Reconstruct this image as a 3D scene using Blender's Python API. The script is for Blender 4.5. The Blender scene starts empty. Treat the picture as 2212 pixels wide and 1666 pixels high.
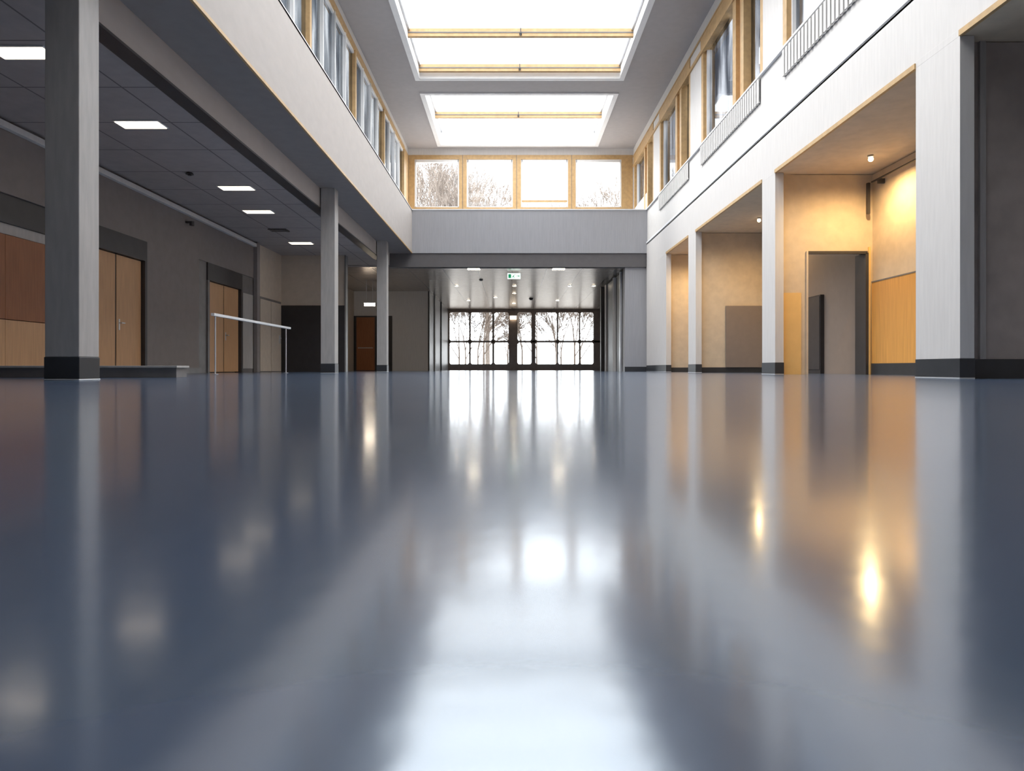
import bpy, math, random
from mathutils import Vector
random.seed(7)
S = bpy.context.scene

# ------------------------------------------------------------ materials
def mat(name, col, rough=0.6, var=0.08, scale=(2,2,2), nscale=3.0, metallic=0.0, bump=0.0, spec=0.5, coat=0.0, detail=6):
    m = bpy.data.materials.new(name); m.use_nodes = True
    nt = m.node_tree; n = nt.nodes; l = nt.links
    p = n['Principled BSDF']
    tc = n.new('ShaderNodeTexCoord'); mp = n.new('ShaderNodeMapping'); mp.inputs['Scale'].default_value = scale
    nz = n.new('ShaderNodeTexNoise'); nz.inputs['Scale'].default_value = nscale; nz.inputs['Detail'].default_value = detail
    l.new(tc.outputs['Object'], mp.inputs[0]); l.new(mp.outputs[0], nz.inputs['Vector'])
    cr = n.new('ShaderNodeValToRGB')
    cr.color_ramp.elements[0].position = 0.3; cr.color_ramp.elements[1].position = 0.7
    cr.color_ramp.elements[0].color = [max(0, c*(1-var)) for c in col]+[1]
    cr.color_ramp.elements[1].color = [min(1, c*(1+var)) for c in col]+[1]
    l.new(nz.outputs[0], cr.inputs[0]); l.new(cr.outputs[0], p.inputs['Base Color'])
    p.inputs['Roughness'].default_value = rough; p.inputs['Metallic'].default_value = metallic
    p.inputs['Specular IOR Level'].default_value = spec
    p.inputs['Coat Weight'].default_value = coat
    if bump:
        b = n.new('ShaderNodeBump'); b.inputs['Strength'].default_value = bump; b.inputs['Distance'].default_value = 0.01
        l.new(nz.outputs[0], b.inputs['Height']); l.new(b.outputs[0], p.inputs['Normal'])
    return m

def emit(name, col, s):
    m = bpy.data.materials.new(name); m.use_nodes = True
    n = m.node_tree.nodes; p = n['Principled BSDF']
    p.inputs['Base Color'].default_value = (*col, 1)
    p.inputs['Emission Color'].default_value = (*col, 1); p.inputs['Emission Strength'].default_value = s
    return m

def glassmat(name, tint, refl=0.04, tint2=None):
    m = bpy.data.materials.new(name); m.use_nodes = True
    nt = m.node_tree; n = nt.nodes; l = nt.links; n.clear()
    o = n.new('ShaderNodeOutputMaterial'); t = n.new('ShaderNodeBsdfTransparent'); g = n.new('ShaderNodeBsdfGlossy')
    t.inputs[0].default_value = (*tint, 1); g.inputs['Roughness'].default_value = 0.03
    if tint2:
        tc = n.new('ShaderNodeTexCoord'); mp = n.new('ShaderNodeMapping'); mp.inputs['Scale'].default_value=(.01,1.6,.35)
        nz = n.new('ShaderNodeTexNoise'); nz.inputs['Scale'].default_value=1.3; nz.inputs['Detail'].default_value=3
        cr = n.new('ShaderNodeValToRGB'); cr.color_ramp.elements[0].position=.38; cr.color_ramp.elements[1].position=.62
        cr.color_ramp.elements[0].color=(*tint2,1); cr.color_ramp.elements[1].color=(*tint,1)
        l.new(tc.outputs['Object'],mp.inputs[0]); l.new(mp.outputs[0],nz.inputs['Vector']); l.new(nz.outputs[0],cr.inputs[0]); l.new(cr.outputs[0],t.inputs[0])
    f = n.new('ShaderNodeLayerWeight'); f.inputs[0].default_value = 0.5
    pw = n.new('ShaderNodeMath'); pw.operation='POWER'; pw.inputs[1].default_value=5.0
    ma = n.new('ShaderNodeMath'); ma.operation='MULTIPLY_ADD'; ma.inputs[1].default_value=.9; ma.inputs[2].default_value=refl; ma.use_clamp=True
    l.new(f.outputs['Facing'], pw.inputs[0]); l.new(pw.outputs[0], ma.inputs[0])
    mx = n.new('ShaderNodeMixShader'); l.new(ma.outputs[0], mx.inputs[0])
    l.new(t.outputs[0], mx.inputs[1]); l.new(g.outputs[0], mx.inputs[2]); l.new(mx.outputs[0], o.inputs[0])
    return m

def tilemat(name, col, line, size, rough=0.8, metallic=0.0, sy=None, mortar=0.012):
    m = mat(name, col, rough, 0.06, metallic=metallic)
    nt = m.node_tree; n = nt.nodes; l = nt.links; p = n['Principled BSDF']
    tc = n.new('ShaderNodeTexCoord')
    br = n.new('ShaderNodeTexBrick'); br.offset = 0.0
    br.inputs['Scale'].default_value = 1.0; br.inputs['Brick Width'].default_value = size
    br.inputs['Row Height'].default_value = sy or size; br.inputs['Mortar Size'].default_value = mortar
    br.inputs['Mortar Smooth'].default_value = 0.1
    br.inputs['Mortar'].default_value = (*line, 1)
    src = p.inputs['Base Color'].links[0].from_socket
    l.new(tc.outputs['Object'], br.inputs['Vector'])
    l.new(src, br.inputs['Color1']); l.new(src, br.inputs['Color2'])
    l.new(br.outputs['Color'], p.inputs['Base Color'])
    return m

M = {}
M['white'] = mat('white_plaster', (.70,.675,.65), .6, .03, bump=.05)
M['whitec'] = mat('white_board_concrete', (.66,.63,.61), .55, .04, (6,6,.6), 4, bump=.08)
M['endc'] = mat('end_fascia_concrete', (.38,.375,.39), .6, .05, (8,8,.5), 4, bump=.1)
M['conc'] = mat('column_concrete', (.42,.395,.375), .5, .08, (5,5,.8), 4, bump=.10)
M['leftfascia'] = mat('fascia_plaster', (.45,.405,.375), .65, .04, (2,1,2), 3, bump=.06)
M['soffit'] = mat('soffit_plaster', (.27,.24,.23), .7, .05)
M['beamdark'] = mat('dark_beam_paint', (.13,.12,.12), .7, .05)
M['leftwall'] = mat('grey_wall_paint', (.23,.197,.185), .7, .05, bump=.05)
M['beige'] = mat('beige_wall', (.56,.47,.38), .7, .05)
M['bay'] = mat('bay_wall_plaster', (.62,.51,.38), .7, .07, bump=.08)
M['yellow'] = mat('yellow_panel', (.80,.52,.20), .6, .03)
M['greige'] = mat('greige_panel', (.23,.18,.15), .6, .04)
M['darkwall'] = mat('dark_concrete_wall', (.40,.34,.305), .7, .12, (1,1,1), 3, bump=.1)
M['ceil'] = mat('atrium_ceiling_plaster', (.42,.395,.39), .75, .03)
M['black'] = mat('charcoal_baseboard', (.035,.036,.04), .4, .1)
M['frame'] = mat('dark_frame_metal', (.05,.045,.045), .4, .1)
M['frame2'] = mat('grey_frame_metal', (.18,.165,.16), .4, .1)
M['facade'] = mat('bronze_facade_frame', (.38,.30,.25), .4, .1)
M['dark2'] = mat('dark_wainscot', (.035,.03,.03), .5, .1)
M['wood'] = mat('light_wood_frame', (.53,.34,.155), .45, .12, (1,1,1), 9, bump=.05)
M['door'] = mat('oak_door_veneer', (.58,.33,.165), .45, .10, (14,14,.7), 3, bump=.03)
M['redwood'] = mat('reddish_wood_panel', (.30,.11,.04), .45, .15, (14,14,.7), 3)
M['panelw'] = mat('honey_wood_panel', (.64,.32,.08), .5, .12, (16,16,.5), 3)
M['alu'] = mat('brushed_aluminium', (.72,.73,.75), .35, .05, metallic=.6)
M['whitep'] = mat('white_paint', (.84,.84,.84), .4, .02)
M['bark'] = mat('bark', (.25,.21,.18), .9, .3)
M['bark2'] = mat('dark_bark', (.13,.10,.08), .9, .3)
M['ground'] = mat('outdoor_ground', (.35,.33,.30), .9, .2)
M['bulb'] = emit('warm_lamp', (1,.80,.52), 5)
M['panel'] = emit('led_panel', (1,.85,.66), 4)
M['panel2'] = emit('led_panel_bright', (1,.84,.64), 28)
M['green'] = emit('sign_green', (.02,.35,.15), .6)
M['signw'] = emit('sign_white', (.85,1,.95), 1.6)
M['glass'] = glassmat('window_glass', (.94,.97,1.0))
M['glassL'] = glassmat('tinted_clerestory_glass', (.46,.48,.50), .05, (.12,.14,.165))
M['glassR'] = glassmat('streaked_tint_glass', (.46,.48,.51), .08, (.08,.095,.12))  # blue-grey pane tint, streaked by noise
M['tile'] = tilemat('suspended_ceiling_tiles', (.40,.35,.33), (.16,.14,.135), 1.2, .75)
M['metalceil'] = tilemat('metal_panel_ceiling', (.52,.44,.375), (.17,.155,.14), 1.2, .25, .35, .3, .01)

# floor
fm = mat('polished_resin_floor', (.085,.125,.205), .2, .10, (1,1,1), .8, bump=0)
nt = fm.node_tree; n = nt.nodes; l = nt.links; p = n['Principled BSDF']
tc = n.new('ShaderNodeTexCoord')
n1 = n.new('ShaderNodeTexNoise'); n1.inputs['Scale'].default_value = 1.6; n1.inputs['Detail'].default_value = 8
l.new(tc.outputs['Object'], n1.inputs['Vector'])
mr = n.new('ShaderNodeMapRange'); mr.inputs['To Min'].default_value = .155; mr.inputs['To Max'].default_value = .195
l.new(n1.outputs[0], mr.inputs[0]); l.new(mr.outputs[0], p.inputs['Roughness'])
n2 = n.new('ShaderNodeTexNoise'); n2.inputs['Scale'].default_value = 55; n2.inputs['Detail'].default_value = 3
l.new(tc.outputs['Object'], n2.inputs['Vector'])
b = n.new('ShaderNodeBump'); b.inputs['Strength'].default_value = .06; b.inputs['Distance'].default_value = .004
l.new(n2.outputs[0], b.inputs['Height']); l.new(b.outputs[0], p.inputs['Normal'])
p.inputs['IOR'].default_value = 2.6
p.inputs['Specular Tint'].default_value = (.80,.90,1,1)
p.inputs['Coat Weight'].default_value = .4; p.inputs['Coat Roughness'].default_value = .10; p.inputs['Coat IOR'].default_value = 1.5
M['floor'] = fm

# ------------------------------------------------------------ builder
class B:
    def __init__(s, name): s.name=name; s.v=[]; s.f=[]; s.mi=[]; s.mats=[]
    def _m(s, m):
        m = M[m]
        if m not in s.mats: s.mats.append(m)
        return s.mats.index(m)
    def box(s, x0,x1,y0,y1,z0,z1,m):
        x0,x1=sorted((x0,x1)); y0,y1=sorted((y0,y1)); z0,z1=sorted((z0,z1))
        i=len(s.v); k=s._m(m)
        s.v += [(x0,y0,z0),(x1,y0,z0),(x1,y1,z0),(x0,y1,z0),(x0,y0,z1),(x1,y0,z1),(x1,y1,z1),(x0,y1,z1)]
        for q in ((0,3,2,1),(4,5,6,7),(0,1,5,4),(1,2,6,5),(2,3,7,6),(3,0,4,7)):
            s.f.append(tuple(i+a for a in q)); s.mi.append(k)
        return s
    def cyl(s, c, r, h, m, axis='z', seg=24, r2=None):
        i=len(s.v); k=s._m(m); r2 = r if r2 is None else r2
        for t,(rr) in ((0,r),(1,r2)):
            for a in range(seg):
                u=math.cos(2*math.pi*a/seg)*rr; w=math.sin(2*math.pi*a/seg)*rr
                if axis=='z': s.v.append((c[0]+u,c[1]+w,c[2]+h*t))
                elif axis=='y': s.v.append((c[0]+w,c[1]+h*t,c[2]+u))
                else: s.v.append((c[0]+h*t,c[1]+u,c[2]+w))
        for a in range(seg):
            b2=(a+1)%seg
            s.f.append((i+a,i+b2,i+seg+b2,i+seg+a)); s.mi.append(k)
        s.f.append(tuple(i+a for a in reversed(range(seg)))); s.mi.append(k)
        s.f.append(tuple(i+seg+a for a in range(seg))); s.mi.append(k)
        return s
    def poly(s, pts, y, th, m):   # polygon in XZ plane extruded along y
        i=len(s.v); k=s._m(m); c=len(pts)
        for yy in (y,y+th):
            for (a,b_) in pts: s.v.append((a,yy,b_))
        s.f.append(tuple(range(i,i+c))); s.mi.append(k)
        s.f.append(tuple(reversed(range(i+c,i+2*c)))); s.mi.append(k)
        for a in range(c):
            b2=(a+1)%c; s.f.append((i+a,i+c+a,i+c+b2,i+b2)); s.mi.append(k)
        return s
    def done(s, bevel=0.0):
        me=bpy.data.meshes.new(s.name); me.from_pydata(s.v,[],s.f)
        for m in s.mats: me.materials.append(m)
        for q,k in zip(me.polygons,s.mi): q.material_index=k
        me.update()
        o=bpy.data.objects.new(s.name,me); S.collection.objects.link(o)
        if bevel:
            bm=o.modifiers.new('bevel','BEVEL'); bm.width=bevel; bm.segments=2; bm.limit_method='ANGLE'
        return o

H1=3.955; H2=3.565; ZC=8.30; XL=-3.34; XR=4.5; YE=22.8; YB=-8.0; XO=-7.06; YF=39.7

# ------------------------------------------------------------ floor / ground
B('floor').box(-7.6,6.7,YB-.3,YF+.3,-.2,0,'floor').done()
B('outdoor_ground').box(-60,60,YF+.3,140,-.4,-.1,'ground').done()

# ------------------------------------------------------------ atrium ceiling with skylight openings
SX0,SX1=-2.62,3.05
SKY=[(3.0,19.25),(20.4,25.0)]
c=B('ceiling')
c.box(-4.1,SX0,YB,25.8,ZC,ZC+.3,'ceil').box(SX1,4.9,YB,25.8,ZC,ZC+.3,'ceil')
edges=[YB]+[e for s in SKY for e in s]+[25.8]
for a in range(0,len(edges),2): c.box(SX0,SX1,edges[a],edges[a+1],ZC,ZC+.3,'ceil')
c.done()
for k,(a,b_) in enumerate(SKY):
    w=B('skylight'); t=.05; zt=8.64 if k==0 else 8.85
    w.box(SX0-t,SX0+.02,a-t,b_+t,ZC-.03,zt+.1,'whitep').box(SX1-.02,SX1+t,a-t,b_+t,ZC-.03,zt+.1,'whitep')
    w.box(SX0,SX1,a-t,a+.02,ZC-.03,zt+.1,'whitep').box(SX0,SX1,b_-.02,b_+t,ZC-.03,zt-.05,'whitep')
    for (x0,x1,y0,y1) in ((SX0-.12,SX0,a-.12,b_+.12),(SX1,SX1+.12,a-.12,b_+.12),(SX0,SX1,a-.12,a),(SX0,SX1,b_,b_+.12)):
        w.box(x0,x1,y0,y1,ZC-.035,ZC-.002,'whitep')
    ys=([b_-.16-i*2.0 for i in range(8)] if k==0 else [23.1])
    zb=8.40 if k==0 else 8.58
    for yy in ys:
        w.box(SX0+.02,SX1-.02,yy-.05,yy+.05,zb,zb+.08,'wood')
        w.box(SX0+.02,SX1-.02,yy-.06,yy+.03,zb+.08,zb+.11,'frame2')
        w.box(SX0+.02,SX1-.02,yy-.05,yy+.06,zb+.11,zb+.20,'wood')
        xm=(SX0+SX1)/2
        w.cyl((xm,yy-.14,zb-.03),.012,.2,'frame',seg=10).box(xm-.03,xm+.03,yy-.16,yy-.06,zb+.02,zb+.05,'frame')
    w.box(SX0+.02,SX0+.07,a,b_,zt-.09,zt,'alu').box(SX1-.07,SX1-.02,a,b_,zt-.09,zt,'alu')
    w.box(SX0,SX1,a,b_,zt+.03,zt+.045,'glass')
    w.done()

# ------------------------------------------------------------ left side
B('ceiling_left').box(-7.6,-4.3,YB,22.9,H2,H1+.25,'tile').done()
B('beam_left').box(-4.3,-4.1,YB,22.9,H2-.02,H1,'leftfascia').box(-4.31,-4.095,YB,22.9,H2-.05,H2-.02,'frame').done()
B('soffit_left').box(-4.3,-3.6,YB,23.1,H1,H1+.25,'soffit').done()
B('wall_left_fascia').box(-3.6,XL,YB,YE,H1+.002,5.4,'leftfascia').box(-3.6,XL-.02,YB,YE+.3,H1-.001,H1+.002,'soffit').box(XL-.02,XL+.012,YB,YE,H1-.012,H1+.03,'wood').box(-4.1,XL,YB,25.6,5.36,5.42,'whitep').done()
B('wall_left_upper').box(-4.1,-3.85,YB,25.6,5.42,5.95,'white').box(-4.1,-3.88,YB,25.6,8.05,ZC,'white').done()

B('wall_left').box(-7.4,XO,YB,7.0,0,H2,'leftwall').box(-7.4,XO,7.0,13.2,2.55,H2,'leftwall').box(-7.4,XO,13.2,15.4,0,H2,'leftwall')\
  .box(-7.4,XO,15.4,18.75,2.57,H2,'leftwall').box(-7.4,-7.22,7,13.2,0,2.55,'leftwall').box(-7.4,-7.22,15.4,18.75,0,2.57,'leftwall')\
  .box(-7.4,XO,18.75,21.1,0,H2,'beige').box(XO,XO+.10,18.65,18.85,0,H2,'soffit').done()
B('trim_2').box(XO,XO+.09,YB,18.65,H2-.14,H2-.05,'whitec').done(.006)
B('baseboard_left').box(XO,XO+.02,YB,7.0,0,.12,'frame2').box(XO,XO+.02,13.2,15.4,0,.12,'frame2').done()

pp=B('wood_wall_panelling')
pp.box(-7.22,-7.10,7.02,11.3,2.15,2.55,'frame').box(-7.22,-7.14,7.02,11.3,2.0,2.15,'conc')
for i in range(5):
    y0=7.04+i*.852
    pp.box(-7.22,-7.12,y0,y0+.848,.80,1.99,'redwood').box(-7.22,-7.12,y0,y0+.848,.14,.79,'door')
pp.box(-7.22,-7.11,7.02,11.3,0,.13,'frame2').done(.002)
def dbl_door(name,y0,y1,ztop,zband,matd='door',glass=False):
    d=B(name); ym=(y0+y1)/2
    d.box(-7.22,-7.05,y0-.12,y1+.08,ztop,zband,'frame')
    d.box(-7.22,-7.05,y0-.12,y0-.02,0,ztop,'frame2').box(-7.22,-7.05,y1+.0,y1+.08,0,ztop,'frame')
    d.box(-7.21,-7.12,y0,ym-.02,.02,ztop-.01,matd).box(-7.21,-7.12,ym+.02,y1-.02,.02,ztop-.01,matd)
    d.box(-7.215,-7.13,ym-.02,ym+.02,.02,ztop-.01,'frame')
    for yy in (ym+.1,):
        d.box(-7.12,-7.07,yy-.01,yy+.01,.92,.94,'alu').box(-7.08,-7.06,yy-.01,yy+.10,.92,.94,'alu').box(-7.12,-7.112,yy-.02,yy+.02,.80,1.0,'alu')
    return d.done(.003)
dbl_door('door_1',11.42,13.12,2.17,2.55)
dbl_door('door_2',15.95,17.78,2.16,2.57)
B('door_surround_panel').box(-7.22,-7.08,17.88,18.72,0,2.57,'frame2').box(-7.08,-7.07,17.95,18.65,.1,2.1,'conc').box(-7.22,-7.08,15.42,15.82,0,2.57,'frame2').done(.004)
d3=B('door_3'); d3.box(XO,XO+.04,18.95,20.75,0,2.12,'frame2').box(XO+.03,XO+.06,19.0,19.83,.02,2.05,'beige').box(XO+.03,XO+.06,19.87,20.7,.02,2.05,'beige')
d3.box(XO+.06,XO+.10,20.55,20.60,1.0,1.03,'alu').box(XO+.06,XO+.07,20.52,20.62,.85,1.1,'alu').done(.003)
B('wall_left_cross').box(XO,-5.1,20.9,21.1,2.03,H2,'beige').box(XO,-5.1,20.88,21.1,0,2.03,'dark2').box(-5.12,-5.08,20.86,21.12,0,H2,'frame2').done()
B('wall_passage_end').box(-7.4,-3.72,30.5,30.8,0,3.6,'whitec').box(-7.4,-5.35,30.46,30.5,0,2.45,'dark2').done()
B('door_4').box(-6.98,-6.05,30.38,30.46,0,2.44,'frame').box(-6.92,-6.11,30.36,30.40,.02,2.38,'redwood').box(-6.85,-6.18,30.33,30.36,1.0,1.03,'alu').done(.003)
B('wall_passage_left').box(-7.4,-7.06,21.1,30.5,0,3.6,'beige').done()
B('wall_corridor_left').box(-4.0,-3.72,30.8,YF,0,3.6,'frame2').box(-3.74,-3.68,30.45,30.9,0,3.56,'frame').box(-3.72,-3.66,32.5,32.75,0,3.56,'conc').box(-3.72,-3.66,35.5,35.75,0,3.56,'frame').done()

for (y0) in (5.96,14.56,20.6):
    col=B('concrete_column'); dy=.29
    col.box(-4.08,-3.78,y0,y0+dy,.205,H1,'conc').box(-4.085,-3.775,y0-.005,y0+dy+.005,0,.205,'black')
    col.box(-4.085,-3.772,y0-.012,y0+dy+.012,0,.012,'alu')
    col.done(.012)
B('low_step_platform').box(-7.0,-3.81,7.75,8.0,0,.11,'frame2').box(-7.0,-3.79,7.72,8.02,.11,.135,'conc').done(.004)

hr=B('handrail'); X=-5.0
hr.box(X-.03,X+.03,11.4,15.35,.985,1.03,'whitep')
for yy in (11.5,15.1): hr.box(X-.01,X+.01,yy-.012,yy+.012,0,.985,'alu').box(X-.04,X+.04,yy-.04,yy+.04,0,.012,'alu')
hr.done(.004)

def lamp(x,y,z,w=.6,d=.27,e='panel'):
    o=B('recessed_ceiling_light')
    o.box(x-w/2-.02,x+w/2+.02,y-d/2-.02,y+d/2+.02,z-.015,z-.001,'whitep').box(x-w/2,x+w/2,y-d/2,y+d/2,z-.022,z-.014,e)
    return o.done(.004)
for (x,y) in ((-5.34,7.46),(-5.25,9.66),(-5.27,13.06),(-5.58,15.03),(-5.81,18.8),(-5.34,3.5)): lamp(x,y,H2)
B('ceiling_vent').box(-6.05,-5.6,16.9,17.2,H2-.02,H2-.001,'frame').box(-6.0,-5.65,16.95,17.0,H2-.03,H2-.02,'frame2').box(-6.0,-5.65,17.08,17.13,H2-.03,H2-.02,'frame2').done()
B('smoke_detector').cyl((-5.7,12.07,H2-.03),.07,.03,'frame',r2=.05).cyl((-5.7,12.07,H2-.05),.03,.02,'frame').done()
B('security_camera').box(XO,XO+.1,14.75,14.85,3.25,3.29,'frame').cyl((XO+.12,14.8,3.20),.05,.09,'frame').done()
B('suspended_corridor_lamp').box(-5.78,-5.38,26.7,26.8,2.55,2.66,'panel2').box(-5.8,-5.36,26.68,26.82,2.66,2.69,'whitep').cyl((-5.7,26.75,2.69),.006,.86,'alu',seg=8).cyl((-5.46,26.75,2.69),.006,.86,'alu',seg=8).done()

post_y=[-5.9,-2.1,1.7,5.5,9.3,13.1,16.9,20.7,24.5]
wi=1
for a,b_ in zip(post_y[:-1],post_y[1:]):
    w=B('window_%d'%wi); wi+=1; x0,x1=-4.02,-3.86
    w.box(x0,x1,a-.06,a+.06,5.95,8.05,'wood')
    w.box(x0,x1,a+.06,b_-.06,5.95,6.03,'wood').box(x0,x1+.02,a-.06,b_-.06,7.95,8.05,'wood')
    for j,q in enumerate((a+.95,a+1.9,a+2.85)):
        t=.05 if j==1 else .03
        w.box(x0+.02,x1-.02,q-t,q+t,6.03,7.95,'whitep' if j!=1 else 'alu')
    w.box(x0+.02,x1-.04,a+.06,b_-.06,6.03,6.10,'whitep').box(x0+.02,x1-.04,a+.06,b_-.06,7.88,7.95,'whitep')
    w.box(-3.95,-3.945,a+.06,b_-.06,6.05,7.94,'glassL'); w.done()
B('wall_left_upper_pier').box(-4.02,-3.86,24.44,25.6,5.95,8.05,'wood').box(-4.02,-3.86,YB,-5.96,5.95,8.05,'white').done()

# ------------------------------------------------------------ end wall
B('wall_end_fascia').box(XL,XR+.3,YE,YE+.3,H1,5.41,'endc').box(XL,XR,YE-.02,YE+.3,5.39,5.425,'whitep').done()
B('roof_slab_end').box(-4.1,4.8,YE+.3,25.8,5.2,5.39,'white').done()
B('wall_end_upper').box(-4.1,4.8,25.5,25.7,5.39,6.02,'white').box(-4.1,4.8,25.45,25.75,8.06,ZC,'whitec').done()
gl=[(-3.60,-2.0),(-1.66,0.0),(.363,2.06),(2.40,4.05)]
zb,zt=6.02,8.06
px=-3.85
for i,(a,b_) in enumerate(gl):
    w=B('window_%d'%wi); wi+=1; y0,y1=25.44,25.6
    nxt = gl[i+1][0] if i<3 else 4.5
    s=(b_+nxt)/2 if i<3 else 4.5
    w.box(px,a-.03,y0,y1,zb,zt,'wood').box(b_+.03,s,y0,y1,zb,zt,'wood')
    w.box(a-.03,b_+.03,y0,y1,zb,zb+.09,'wood').box(a-.03,b_+.03,y0,y1,zt-.16,zt,'wood')
    f=.05
    w.box(a-.03,a+f-.03,y0+.03,y1-.02,zb+.09,zt-.16,'whitep').box(b_-f+.03,b_+.03,y0+.03,y1-.02,zb+.09,zt-.16,'whitep')
    w.box(a,b_,y0+.03,y1-.02,zb+.09,zb+.13,'whitep').box(a,b_,y0+.03,y1-.02,zt-.26,zt-.16,'whitep')
    if i==2: w.box(a,b_,y0+.02,y1-.02,zb+.30,zb+.36,'wood')
    w.box(s-.015,s+.0,y0-.01,y0,zb,zt,'frame2') if i<3 else None
    w.box(a,b_,25.53,25.54,zb+.1,zt-.17,'glass'); w.done()
    px=s

# ------------------------------------------------------------ right side
f=B('wall_right_fascia')
f.box(XR,4.85,YB,YE,3.46,4.23,'whitec').box(XR+.05,4.85,YB,YE,4.23,4.275,'frame').box(XR+.02,4.85,YB,YE,4.275,5.40,'white').box(XR-.015,XR+.1,YB,YE,4.275,4.33,'whitep')
f.box(XR-.03,4.85,YB,YE,5.39,5.425,'whitep').done()
piers=[(1.9,2.6),(6.85,7.6),(11.66,12.27),(16.7,17.4),(19.9,22.8)]
for i,(a,b_) in enumerate(piers):
    q=B('concrete_pier')
    q.box(XR-.005,XR+.14,a,b_,.205,3.445,'whitec').box(XR-.005,XR-.001,a,b_,3.445,3.52,'whitec').box(XR-.01,XR+.145,a-.005,b_+.002,0,.205,'black').box(XR-.016,XR+.14,a-.01,b_,0,.012,'alu')
    q.done(.003)
starts=[YB]+[b_ for a,b_ in piers[:-1]]; ends=[a for a,b_ in piers]
tr=B('trim_1')
for a,b_ in zip(starts,ends): tr.box(XR-.02,XR+.02,a,b_,3.44,3.50,'wood')
tr.done()
B('ceiling_bays').box(4.85,6.7,YB,23.3,3.46,3.75,'bay').box(XR+.02,4.85,YB,23.3,3.45,3.46,'bay').done()
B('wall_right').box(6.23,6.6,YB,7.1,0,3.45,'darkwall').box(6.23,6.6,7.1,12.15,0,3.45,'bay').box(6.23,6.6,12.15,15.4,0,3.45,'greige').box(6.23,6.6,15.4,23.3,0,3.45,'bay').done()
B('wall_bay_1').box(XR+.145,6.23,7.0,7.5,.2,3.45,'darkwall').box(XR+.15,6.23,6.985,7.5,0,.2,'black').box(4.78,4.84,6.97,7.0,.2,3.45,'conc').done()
B('wall_bay_2').box(XR+.145,5.11,11.8,12.15,0,3.45,'bay').box(6.15,6.23,11.8,12.15,0,3.45,'bay').box(5.11,6.15,11.8,12.15,2.13,3.45,'bay').done()
B('wainscot_panel').box(XR+.15,4.99,11.78,11.8,0,1.41,'yellow').box(XR+.15,4.90,11.785,11.8,1.41,1.83,'bay').done()
B('door_5').box(5.08,5.11,11.77,11.80,0,2.13,'bay').box(5.11,6.13,11.77,11.81,2.08,2.13,'frame').box(6.10,6.15,11.77,12.14,0,2.10,'frame').box(6.15,6.18,11.76,11.8,0,2.2,'yellow').done(.003)
B('cupboard').box(6.15,6.23,13.62,15.2,0,1.58,'dark2').box(6.14,6.15,13.64,14.39,.08,1.55,'frame').box(6.14,6.15,14.42,15.18,.08,1.55,'frame').done(.003)
B('wood_wainscot').box(6.19,6.23,7.5,11.75,.19,1.58,'panelw').box(6.18,6.23,7.5,11.75,0,.19,'black').box(6.185,6.23,7.5,11.75,1.58,1.60,'frame2').done()
B('curtain_track').box(6.10,6.13,7.6,11.6,3.26,3.28,'frame').box(6.12,6.23,11.4,11.44,3.20,3.28,'frame').box(6.08,6.12,11.66,11.72,2.75,3.28,'frame').done()
B('wall_bay_3').box(XR+.145,6.23,16.9,17.3,.13,3.45,'bay').box(XR+.15,6.23,16.885,17.3,0,.13,'black').done()
B('panel_door').box(5.28,6.2,16.84,16.88,.13,1.65,'greige').done(.004)
B('wall_bay_4').box(XR+.145,6.23,20.1,20.4,.13,3.45,'bay').box(XR+.15,6.23,20.085,20.4,0,.13,'black').done()
def globe(x,y,z,e=40):
    bpy.ops.mesh.primitive_uv_sphere_add(radius=.04,segments=24,ring_count=12,location=(x,y,z-.05)); s=bpy.context.object
    s.data.materials.append(M['bulb']); s.name='bulb'
    for q in s.data.polygons: q.use_smooth=True
    base=B('ceiling_globe_lamp').cyl((x,y,z-.018),.045,.017,'alu').done()
    s.parent=base
    li=bpy.data.lights.new('lamp_glow','SPOT'); li.energy=e; li.color=(1,.68,.32); li.shadow_soft_size=.04
    li.spot_size=math.radians(174); li.spot_blend=.8
    lo=bpy.data.objects.new('lamp_glow',li); lo.location=(x,y,z-.14); S.collection.objects.link(lo); lo.parent=base
globe(5.65,10.75,3.45,190); globe(5.5,15.2,3.45,150); globe(5.5,19.0,3.45,140)

up=[(1.7,2.6),(6.6,7.5),(11.4,12.3),(16.3,17.3),(20.9,21.8),(25.3,25.6)]
u=B('wall_right_upper')
u.box(XR+.02,4.85,YB,25.6,7.97,ZC,'white').box(XR+.02,4.85,YE,25.6,5.39,6.0,'white')
for a,b_ in up: u.box(XR+.02,4.85,a,b_,5.42,7.95,'whitec')
u.done()
spans=[(YB,1.7),(2.6,6.6),(7.5,11.4),(12.3,16.3),(17.3,20.9),(21.8,25.3)]
for a,b_ in spans:
    w=B('window_%d'%wi); wi+=1; x0,x1=4.56,4.74; z0,z1=5.425,7.95
    if a<YB+1: a=b_-9.7
    w.box(x0-.04,x1,a,a+.14,z0,z1,'wood').box(x0-.04,x1,b_-.16,b_,z0,z1,'wood').box(x0,x1,a,b_,z0,z0+.10,'wood').box(XR-.0,x1,a,b_,7.62,7.96,'wood')
    ms=a+(b_-a)*.28
    w.box(x0-.05,x1,ms-.12,ms+.06,z0,7.7,'wood').box(x0-.05,x1,ms+.34,ms+.54,z0,7.7,'wood').box(x0+.03,x1,ms+.06,ms+.34,z0,7.7,'door')
    w.box(x0+.04,x1-.02,a+.14,a+.18,z0,7.7,'whitep').box(x0+.04,x1-.02,b_-.20,b_-.16,z0,7.7,'whitep')
    w.box(4.66,4.665,a,b_,z0,7.7,'glassR'); w.done(.003)
B('wood_head_trim').box(XR-.02,XR+.06,YB,25.4,7.58,7.66,'wood').box(XR-.01,XR+.02,YB,25.4,7.96,8.0,'wood').done()
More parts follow.
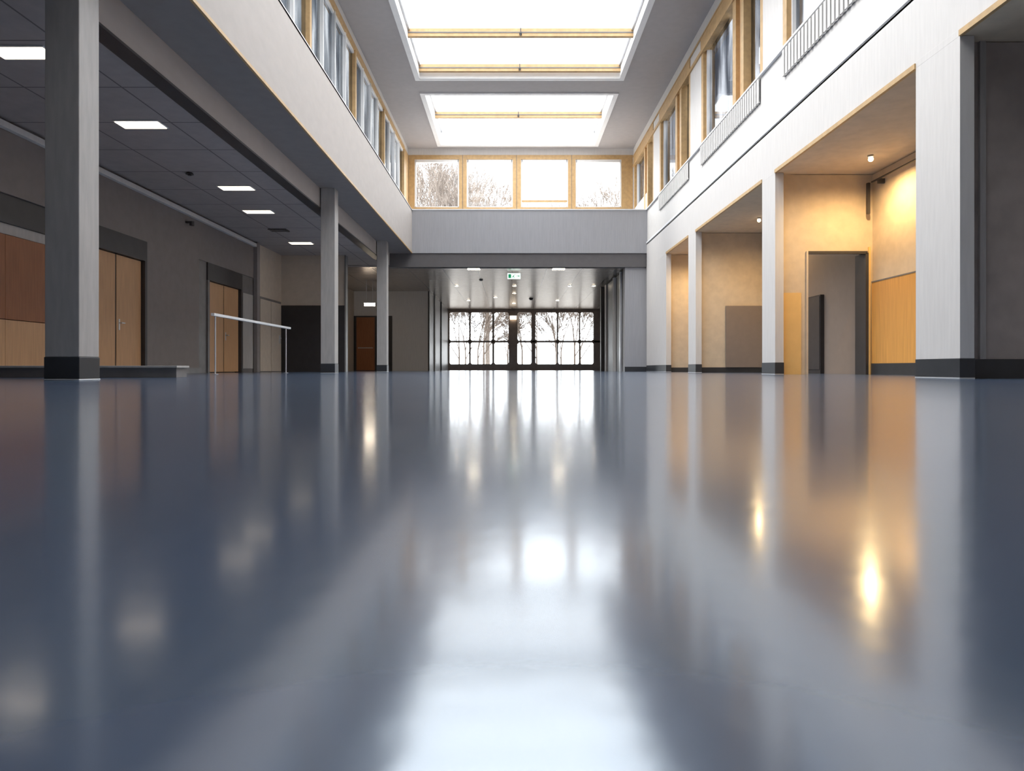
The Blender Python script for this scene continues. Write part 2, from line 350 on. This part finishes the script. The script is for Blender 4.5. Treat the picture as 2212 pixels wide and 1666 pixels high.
for a,b_ in ((2.7,6.5),(7.6,11.3),(12.4,16.2),(17.4,20.8)):
    g=B('radiator_grille'); g.box(XR+.004,XR+.018,a,b_,4.93,5.36,'white')
    g.box(XR-.006,XR+.015,a,b_,4.95,5.34,'frame')
    y=a
    while y<b_:
        g.box(XR-.03,XR+.015,y,y+.075,4.93,5.36,'white'); y+=.125
    g.done()

# ------------------------------------------------------------ corridor beyond atrium
B('beam_end').box(-4.1,4.85,YE+.05,YE+.4,3.5,H1-.002,'beamdark').done()
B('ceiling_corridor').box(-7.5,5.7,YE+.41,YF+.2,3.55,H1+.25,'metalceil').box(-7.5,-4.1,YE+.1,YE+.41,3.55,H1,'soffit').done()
B('wall_corridor_right').box(3.8,4.85,22.95,23.3,.16,3.499,'endc').box(3.79,4.85,22.94,23.3,0,.16,'black')\
  .box(3.95,4.2,23.3,28.8,0,3.55,'conc').box(3.9,5.5,28.6,28.8,0,3.55,'frame2').box(5.36,5.6,28.8,YF,0,3.55,'frame2').done()
dd=B('lift_door_portal')
dd.box(3.86,3.949,23.35,24.0,0,3.5,'frame').box(3.80,3.949,24.0,24.15,0,3.5,'alu').box(3.88,3.949,24.15,25.5,0,3.5,'frame').box(3.80,3.949,25.5,25.8,0,3.5,'whitec')
dd.box(3.86,3.949,25.8,27.6,0,3.5,'frame').box(3.80,3.949,27.6,28.0,0,3.5,'conc').box(3.7,3.949,28.4,28.6,0,3.5,'frame').done()
xs=[(-3.63,-2.50),(-2.40,-1.15),(-1.03,-.19),(.32,1.13),(1.37,2.61),(2.69,3.90),(3.97,4.74)]
rows=[(.35,1.61),(1.72,3.36)]
w=B('window_%d'%wi); wi+=1
y0,y1=YF,YF+.10; fr='facade'
w.box(-4.0,5.6,y0,y1,0,rows[0][0],fr).box(-4.0,5.6,y0,y1,rows[0][1],rows[1][0],fr).box(-4.0,5.6,y0,y1,rows[1][1],3.56,fr)
e=[-4.0]+[q for s in xs for q in s]+[5.6]
for a in range(0,len(e),2): w.box(e[a],e[a+1],y0,y1,rows[0][0],rows[1][1],fr)
w.box(-.14,.27,y0-.05,y0,0,3.5,'facade')
for (a,b_) in xs:
    for (c0,c1) in rows:
        k=.035
        for sx,sz in ((a,c0),(b_,c0),(a,c1),(b_,c1)):  # corner wedges build the glare-rounded look of the panes into the frame
            dx=k if sx==a else -k; dz=k*1.2 if sz==c0 else -k*1.2
            pts=[(sx,sz),(sx+dx*2,sz),(sx,sz+dz*2)]
            w.poly(pts,y0+.01,.07,fr)
w.box(-3.9,5.5,y0+.05,y0+.055,.3,3.4,'glass'); w.done()
B('entrance_lamp').box(-.12,.26,YF-.18,YF-.08,2.95,3.15,'panel').box(-.14,.28,YF-.19,YF-.06,3.15,3.18,'whitep').done()
lamp(-1.32,23.55,3.55,.42,.42,'panel2'); lamp(1.61,23.55,3.55,.42,.42,'panel2')
for (x,y) in ((-.8,33.0),(.1,31.2),(.1,28.4),(2.4,28.4),(3.4,28.4),(-2.3,28.4),(.1,36.0),(-2.2,34.5),(2.3,34.5)):
    B('recessed_downlight').cyl((x,y,3.535),.10,.014,'whitep').cyl((x,y,3.528),.075,.008,'panel2').done()
B('dome_camera').cyl((.94,33.6,3.46),.06,.09,'frame',r2=.12).done()
B('smoke_detector').cyl((-1.2,26.5,3.50),.05,.05,'frame',r2=.08).done()
ex=B('exit_sign'); xc=.07; y=24.3; z0=3.29; z1=3.49
ex.box(xc-.23,xc+.23,y,y+.04,z0,z1,'signw').cyl((xc-.15,y+.02,z1),.006,.06,'alu',seg=8).cyl((xc+.15,y+.02,z1),.006,.06,'alu',seg=8)
g='green'
ex.box(xc-.20,xc-.10,y-.006,y,z0+.03,z0+.17,g)
ex.poly([(xc-.06,z0+.09),(xc-.01,z0+.13),(xc+.02,z0+.12),(xc-.01,z0+.075),(xc-.04,z0+.07)],y-.006,.006,g)
ex.cyl((xc+.035,y-.006,z0+.15),.017,.006,g,axis='y',seg=14)
ex.poly([(xc-.01,z0+.075),(xc+.03,z0+.05),(xc+.02,z0+.03),(xc-.03,z0+.06)],y-.006,.006,g)
ex.poly([(xc-.04,z0+.07),(xc-.07,z0+.03),(xc-.085,z0+.04),(xc-.06,z0+.08)],y-.006,.006,g)
ex.box(xc+.09,xc+.16,y-.006,y,z0+.09,z0+.11,g).poly([(xc+.16,z0+.06),(xc+.205,z0+.10),(xc+.16,z0+.14)],y-.006,.006,g)
ex.done()

B('wall_back').box(-7.6,6.7,YB-.3,YB,0,9,'greige').done()

# ------------------------------------------------------------ trees
def tree_mesh(seed,height,depth=6,rmin=.012,up_=.6,bark='bark'):
    rnd=random.Random(seed); V=[];F=[]
    def seg(p,q,r0,r1):
        d=(q-p).normalized(); a=d.orthogonal().normalized(); b2=d.cross(a); i=len(V); k=5 if r0>.03 else 3
        for c0,r in ((p,r0),(q,r1)):
            for j in range(k):
                an=2*math.pi*j/k; V.append(c0+a*math.cos(an)*r+b2*math.sin(an)*r)
        for j in range(k): F.append((i+j,i+(j+1)%k,i+k+(j+1)%k,i+k+j))
    def grow(p,d,L,r,dep):
        q=p+d*L; seg(p,q,r,r*.72)
        if dep==0: return
        nch=3 if dep>1 else 4
        for j in range(nch):
            ax=Vector((rnd.uniform(-1,1),rnd.uniform(-1,1),rnd.uniform(-.3,up_)))
            nd=(d+ax*(.75 if j else .3)).normalized(); st=p+d*L*(1 if j==0 else rnd.uniform(.55,1))
            grow(st,nd,L*rnd.uniform(.66,.84),max(rmin,r*(.7 if j==0 else .5)),dep-1)
    grow(Vector((0,0,0)),Vector((0,0,1)),height*.27,height*.012,depth)
    me=bpy.data.meshes.new('bare_tree'); me.from_pydata([tuple(v) for v in V],[],F); me.materials.append(M[bark])
    return me,max(v.z for v in V)
tm=[tree_mesh(3,14,7,.013,.9),tree_mesh(11,14,7,.013,.9),tree_mesh(21,7,6,.012,.6,'bark2')]
def put(k,x,y,h,r=0):
    s=h/tm[k][1]
    o=bpy.data.objects.new('bare_tree',tm[k][0]); o.location=(x,y,-.12); o.scale=(s,s,s); o.rotation_euler=(0,0,r); S.collection.objects.link(o)
put(0,-5.2,50,16.8,.3); put(1,-1.9,53,16.2,2); put(0,-6.8,58,18,2.2); put(0,8.6,62,18.5,4); put(1,-15,56,14,1)
for i,(x,y) in enumerate([(-5,47),(-3.3,48.5),(-1.9,46),(-.3,49),(1.7,47),(3,46),(4.4,48),(6,49),(3.7,51.5),(-4.1,53),(.8,54),(5.4,54),(-2.6,52)]):
    put(2,x,y,random.Random(i).uniform(5,7),i*1.3)

# ------------------------------------------------------------ world & lights
W=bpy.data.worlds.new('overcast_sky'); S.world=W; W.use_nodes=True
nt=W.node_tree; n=nt.nodes; l=nt.links; bg=n['Background']
tc=n.new('ShaderNodeTexCoord'); sp=n.new('ShaderNodeSeparateXYZ'); cr=n.new('ShaderNodeValToRGB')
l.new(tc.outputs['Generated'],sp.inputs[0]); l.new(sp.outputs['Z'],cr.inputs[0])
cr.color_ramp.elements[0].color=(1,.985,.96,1); cr.color_ramp.elements[1].color=(1,.985,.97,1)
l.new(cr.outputs[0],bg.inputs[0]); bg.inputs[1].default_value=6.0
def portal(name,loc,rot,sx,sy):
    li=bpy.data.lights.new(name,'AREA'); li.shape='RECTANGLE'; li.size=sx; li.size_y=sy; li.cycles.is_portal=True
    o=bpy.data.objects.new(name,li); o.location=loc; o.rotation_euler=rot; S.collection.objects.link(o)
for a,b_ in SKY: portal('skylight_portal',((SX0+SX1)/2,(a+b_)/2,9.0),(0,0,0),SX1-SX0,b_-a)
portal('window_portal',(-4.1,9.3,7.0),(0,-math.pi/2,0),2.1,31)
portal('window_portal',(4.9,9.3,6.7),(0,math.pi/2,0),2.5,31)
portal('window_portal',(.3,25.8,7.05),(-math.pi/2,0,0),8.2,2.1)
portal('window_portal',(.7,YF+.3,1.9),(-math.pi/2,0,0),9.2,3.3)

li=bpy.data.lights.new('fill_sun','SUN'); li.energy=2.5; li.angle=math.radians(25); li.color=(1,.92,.82)  # added soft sun lamp, aimed from the left to brighten the right fascia
o=bpy.data.objects.new('fill_sun',li); S.collection.objects.link(o)
o.rotation_euler=Vector((.62,.0,-.77)).to_track_quat('-Z','Y').to_euler()

# ------------------------------------------------------------ camera
cam=bpy.data.cameras.new('camera'); co=bpy.data.objects.new('camera',cam); S.collection.objects.link(co)
co.location=(0,0,.105); co.rotation_euler=(math.pi/2,0,0)
cam.lens=24; cam.sensor_width=36; cam.shift_y=-37/2212; cam.clip_start=.01; cam.clip_end=500
cam.dof.use_dof=True; cam.dof.focus_distance=14; cam.dof.aperture_fstop=4.0
S.camera=co
S.view_settings.view_transform='Standard'; S.view_settings.look='None'; S.view_settings.exposure=0
